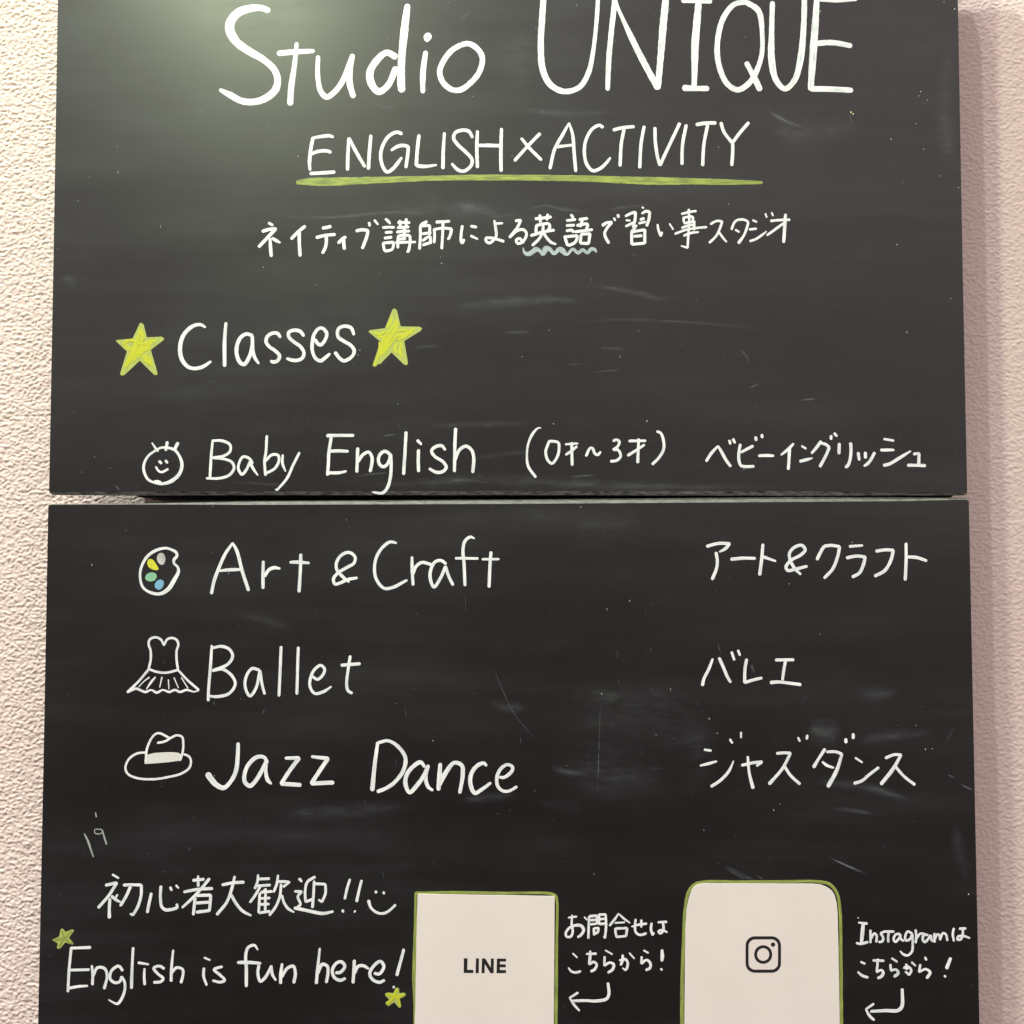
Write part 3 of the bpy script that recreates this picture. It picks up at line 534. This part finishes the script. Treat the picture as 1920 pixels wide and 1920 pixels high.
def strokes_into(V, Fc, UV, s, x0, y0, sc, w, up=0.0):
    for pts, _ in parse(s, x0, y0, sc, w):
        LAYER[0] += 1
        ribbon(V, Fc, UV, pts, lift=up + (LAYER[0] % 9) * .000006)
# lines of writing that run over two traced crops become one part
GROUPED = {}
ROW = {}
for part, bd, colour, x0, y0, sc, w, s in INK:
    key = (part, bd, colour, y0 if part == 'reading_lettering' else (x0 + y0 * 7 if part in ('class_lettering', 'contact_lettering', 'card_outline') else 0))
    g = GROUPED.setdefault(key, ([], [], []))
    strokes_into(*g, s, x0, y0, sc, w)
PART_LABEL = {'title_lettering': 'large white title lettering across the top', 'subtitle_lettering': 'white capital lettering above the lime underline', 'tagline_lettering': 'row of white Japanese lettering under the underline',
              'wavy_underline': 'thin wavy white underline', 'underline': 'lime marker underline', 'heading_lettering': 'white heading lettering between two lime stars', 'face_drawing': 'white drawing of a baby face with three hairs',
              'palette_drawing': 'white drawing of a paint palette', 'dress_drawing': 'white drawing of a ballet dress', 'hat_drawing': 'white drawing of a hat', 'greeting_lettering': 'white Japanese greeting lettering with a smile',
              'slogan_lettering': 'white slogan lettering at the bottom', 'rubbed_mark': 'half rubbed out marker mark', 'age_lettering': 'white age range lettering in brackets'}
DRAWN = {}
for (part, bd, colour, _k), g in GROUPED.items():
    parent = B[bd]
    o = link(part, mesh_of(part, *g, smooth=False), M[colour], parent); DRAWN[part] = o
    if part in PART_LABEL: o['label'] = PART_LABEL[part]
# ---------------------------------------------------------------- filled shapes
stars = []
for part, bd, colour, x0, y0, sc, smooth, s in FILLS:
    pts = [tuple(float(t) for t in k.split(',')) for k in s.split()]
    pts = [(x0 + x / sc, y0 + y / sc) for x, y in pts]
    if smooth:
        n = len(pts); out = []
        for i in range(n):
            a, b, c, d = [Vector(pts[(i + k) % n]) for k in (-1, 0, 1, 2)]
            for j in range(5):
                t = j / 5
                out.append(.5 * ((2 * b) + (c - a) * t + (2 * a - 5 * b + 4 * c - d) * t * t + (3 * b - a - 3 * c + d) * t ** 3))
        pts = [tuple(v) for v in out]
    bm = bmesh.new(); LAYER[0] += 1; up = .000035 if part != 'hat_band' else .000012
    lo = [bm.verts.new(P(x, y, -.0001)) for x, y in pts]; hi = [bm.verts.new(P(x, y, up)) for x, y in pts]; n = len(pts)
    for i in range(n): bm.faces.new((lo[i], lo[(i + 1) % n], hi[(i + 1) % n], hi[i]))
    bm.faces.new(hi); bmesh.ops.recalc_face_normals(bm, faces=bm.faces)
    uvl = bm.loops.layers.uv.new('UVMap')
    for f in bm.faces:
        for l in f.loops: l[uvl].uv = (l.vert.co.x * 350, l.vert.co.z * 350)
    me = bpy.data.meshes.new(part); bm.to_mesh(me); bm.free()
    o = link(part, me, M[colour], DRAWN['palette_drawing'] if part == 'paint_dab' else DRAWN['hat_drawing'] if part == 'hat_band' else B[bd])
    if 'star' in part: stars.append(o)
for k, x0, y0, sc, w, s in SCRIBBLE:
    g = ([], [], []); strokes_into(*g, s, x0, y0, sc, w, .00005)
    link('scribble', mesh_of('scribble', *g, smooth=False), M['yellow' if k != 2 else 'lime'], stars[k])
# ---------------------------------------------------------------- chalk smears and chips
for bd in (0, 1):
    V, Fc, UV, FD = [], [], [], []
    k = 0
    for b, a, s in SMEARS:
        if b != bd: continue
        for pts, _ in parse(s, 0, 0, 1, 10):
            k += 1
            wide = pts[0][2] > 15 or pts[1][2] > 15
            ribbon(V, Fc, UV, [(x, y, w * (1.5 if wide else 1.15)) for x, y, w in pts], prof=((-1, 0), (-.6, 0), (-.25, 0), (0, 0), (.25, 0), (.6, 0), (1, 0)), cap=0,
                   lift=.00003 + k * .0000012, fade=a * 1.0, FD=FD, step=4)
    o = link('chalk_smear', mesh_of('chalk_smear', V, Fc, UV, FD), M['smudge'], B[bd]); o['kind'] = 'stuff'
    bm = bmesh.new()
    for x, y, sz, tint in CHIPS:
        if sz == 0 or (y > 936) != (bd == 1): continue
        c = bm.verts.new(P(x, y, .00025)); ring = []
        a0 = random.random() * 6
        for i in range(6):
            a = a0 + i * math.pi / 3; q = sz * .5 * random.uniform(.6, 1.25)
            ring.append(bm.verts.new(P(x + q * math.cos(a) * .8, y + q * math.sin(a) * 1.2, -.0001)))
        for i in range(6):
            f = bm.faces.new((c, ring[i], ring[(i + 1) % 6])); f.material_index = tint
    rnd = random.Random(5 + bd)
    for _ in range(18):
        x = rnd.uniform(110, 1800); y = rnd.uniform(5, 900) if bd == 0 else rnd.uniform(960, 1640); sz = rnd.choice((.8, .9, 1.1, 1.4)); ln = rnd.choice((1, 1, 2.5, 5))
        v = [bm.verts.new(P(x + a * sz * .5, y + b * sz * .5 * ln, .0001)) for a, b in ((-1, -1), (1, -1), (1, 1), (-1, 1))]
        f = bm.faces.new(v); f.material_index = 2
    bmesh.ops.recalc_face_normals(bm, faces=bm.faces)
    me = bpy.data.meshes.new('paint_speck'); bm.to_mesh(me); bm.free()
    o = link('paint_speck', me, [M['paint'], M['gold'], M['dim_white']], B[bd]); o['kind'] = 'stuff'
# ---------------------------------------------------------------- cards stuck on the lower board
def card(name, outline, label):
    bm = bmesh.new()
    lo = [bm.verts.new(P(x, y, .00002)) for x, y in outline]; hi = [bm.verts.new(P(x, y, .00042)) for x, y in outline]; n = len(outline)
    for i in range(n): bm.faces.new((lo[i], lo[(i + 1) % n], hi[(i + 1) % n], hi[i]))
    bm.faces.new(hi); bm.faces.new(list(reversed(lo))); bmesh.ops.recalc_face_normals(bm, faces=bm.faces)
    me = bpy.data.meshes.new(name); bm.to_mesh(me); bm.free()
    return tag(link(name, me, M['paper']), label, 'card', 'white cards stuck on the lower board')
def q(x0, y0, sc, s): return [(x0 + float(a.split(',')[0]) / sc, y0 + float(a.split(',')[1]) / sc) for a in s.split()]
C1 = card('paper_card', q(760, 1640, 6, "138,215 1680,240 1676,900 1668,1880 1650,1895 110,1890 98,1875 112,1500 126,700"), 'square cornered white card with bold black capital letters')
C2 = card('paper_card.001', q(1260, 1620, 5.333, "122,1800 124,1500 130,900 135,600 145,450 165,350 195,260 225,222 270,200 320,192 700,194 1400,196 1480,203 1545,226 1595,260 1625,310 1645,390 1655,500 1664,900 1674,1500 1676,1800 1650,1880 1580,1920 220,1920 150,1880"), 'round cornered white card with black camera outline emblem')
def prints(name, polys, parent, up=.00046):
    bm = bmesh.new()
    for outer, inner in polys:
        if inner is None:
            f = bm.faces.new([bm.verts.new(P(x, y, up)) for x, y in outer])
        else:
            a = [bm.verts.new(P(x, y, up)) for x, y in outer]; b = [bm.verts.new(P(x, y, up)) for x, y in inner]; n = len(a)
            for i in range(n): bm.faces.new((a[i], a[(i + 1) % n], b[(i + 1) % n], b[i]))
    bmesh.ops.recalc_face_normals(bm, faces=bm.faces)
    for f in bm.faces:
        if f.normal.y > 0: f.normal_flip()
    me = bpy.data.meshes.new(name); bm.to_mesh(me); bm.free(); return link(name, me, M['print'], parent)
def rr(cx, cy, hx, hy, r):
    o = []
    for sx_, sy_, a in ((1, 1, 0), (-1, 1, 90), (-1, -1, 180), (1, -1, 270)):
        for i in range(9):
            t = math.radians(a + i * 11.25); o.append((cx + sx_ * (hx - r) + r * math.cos(t), cy + sy_ * (hy - r) + r * math.sin(t)))
    return o
g1 = lambda s: q(760, 1640, 6, s); g2 = lambda pts: [(1260 + x / 5.333, 1620 + y / 5.333) for x, y in pts]
prints('printed_lettering', [(g1(s), None) for s in ("658,937 700,937 697,1066 766,1068 765,1103 657,1102", "795,938 829,938 826,1104 790,1104", "862,938 899,939 961,1040 962,940 996,941 993,1105 958,1105 894,1003 892,1104 857,1104",
   "1030,940 1134,941 1133,974 1065,973 1064,1005 1130,1006 1129,1039 1064,1038 1063,1069 1133,1070 1132,1104 1026,1104")], C1)
prints('printed_emblem', [(g2(rr(911, 902, 177, 182, 92)), g2(rr(911, 902, 147, 151, 64))), (g2(rr(910, 902, 90, 93, 89.9)), g2(rr(910, 902, 60, 63, 59.9))), (g2(rr(1008, 803, 22, 22, 21.9)), None)], C2)
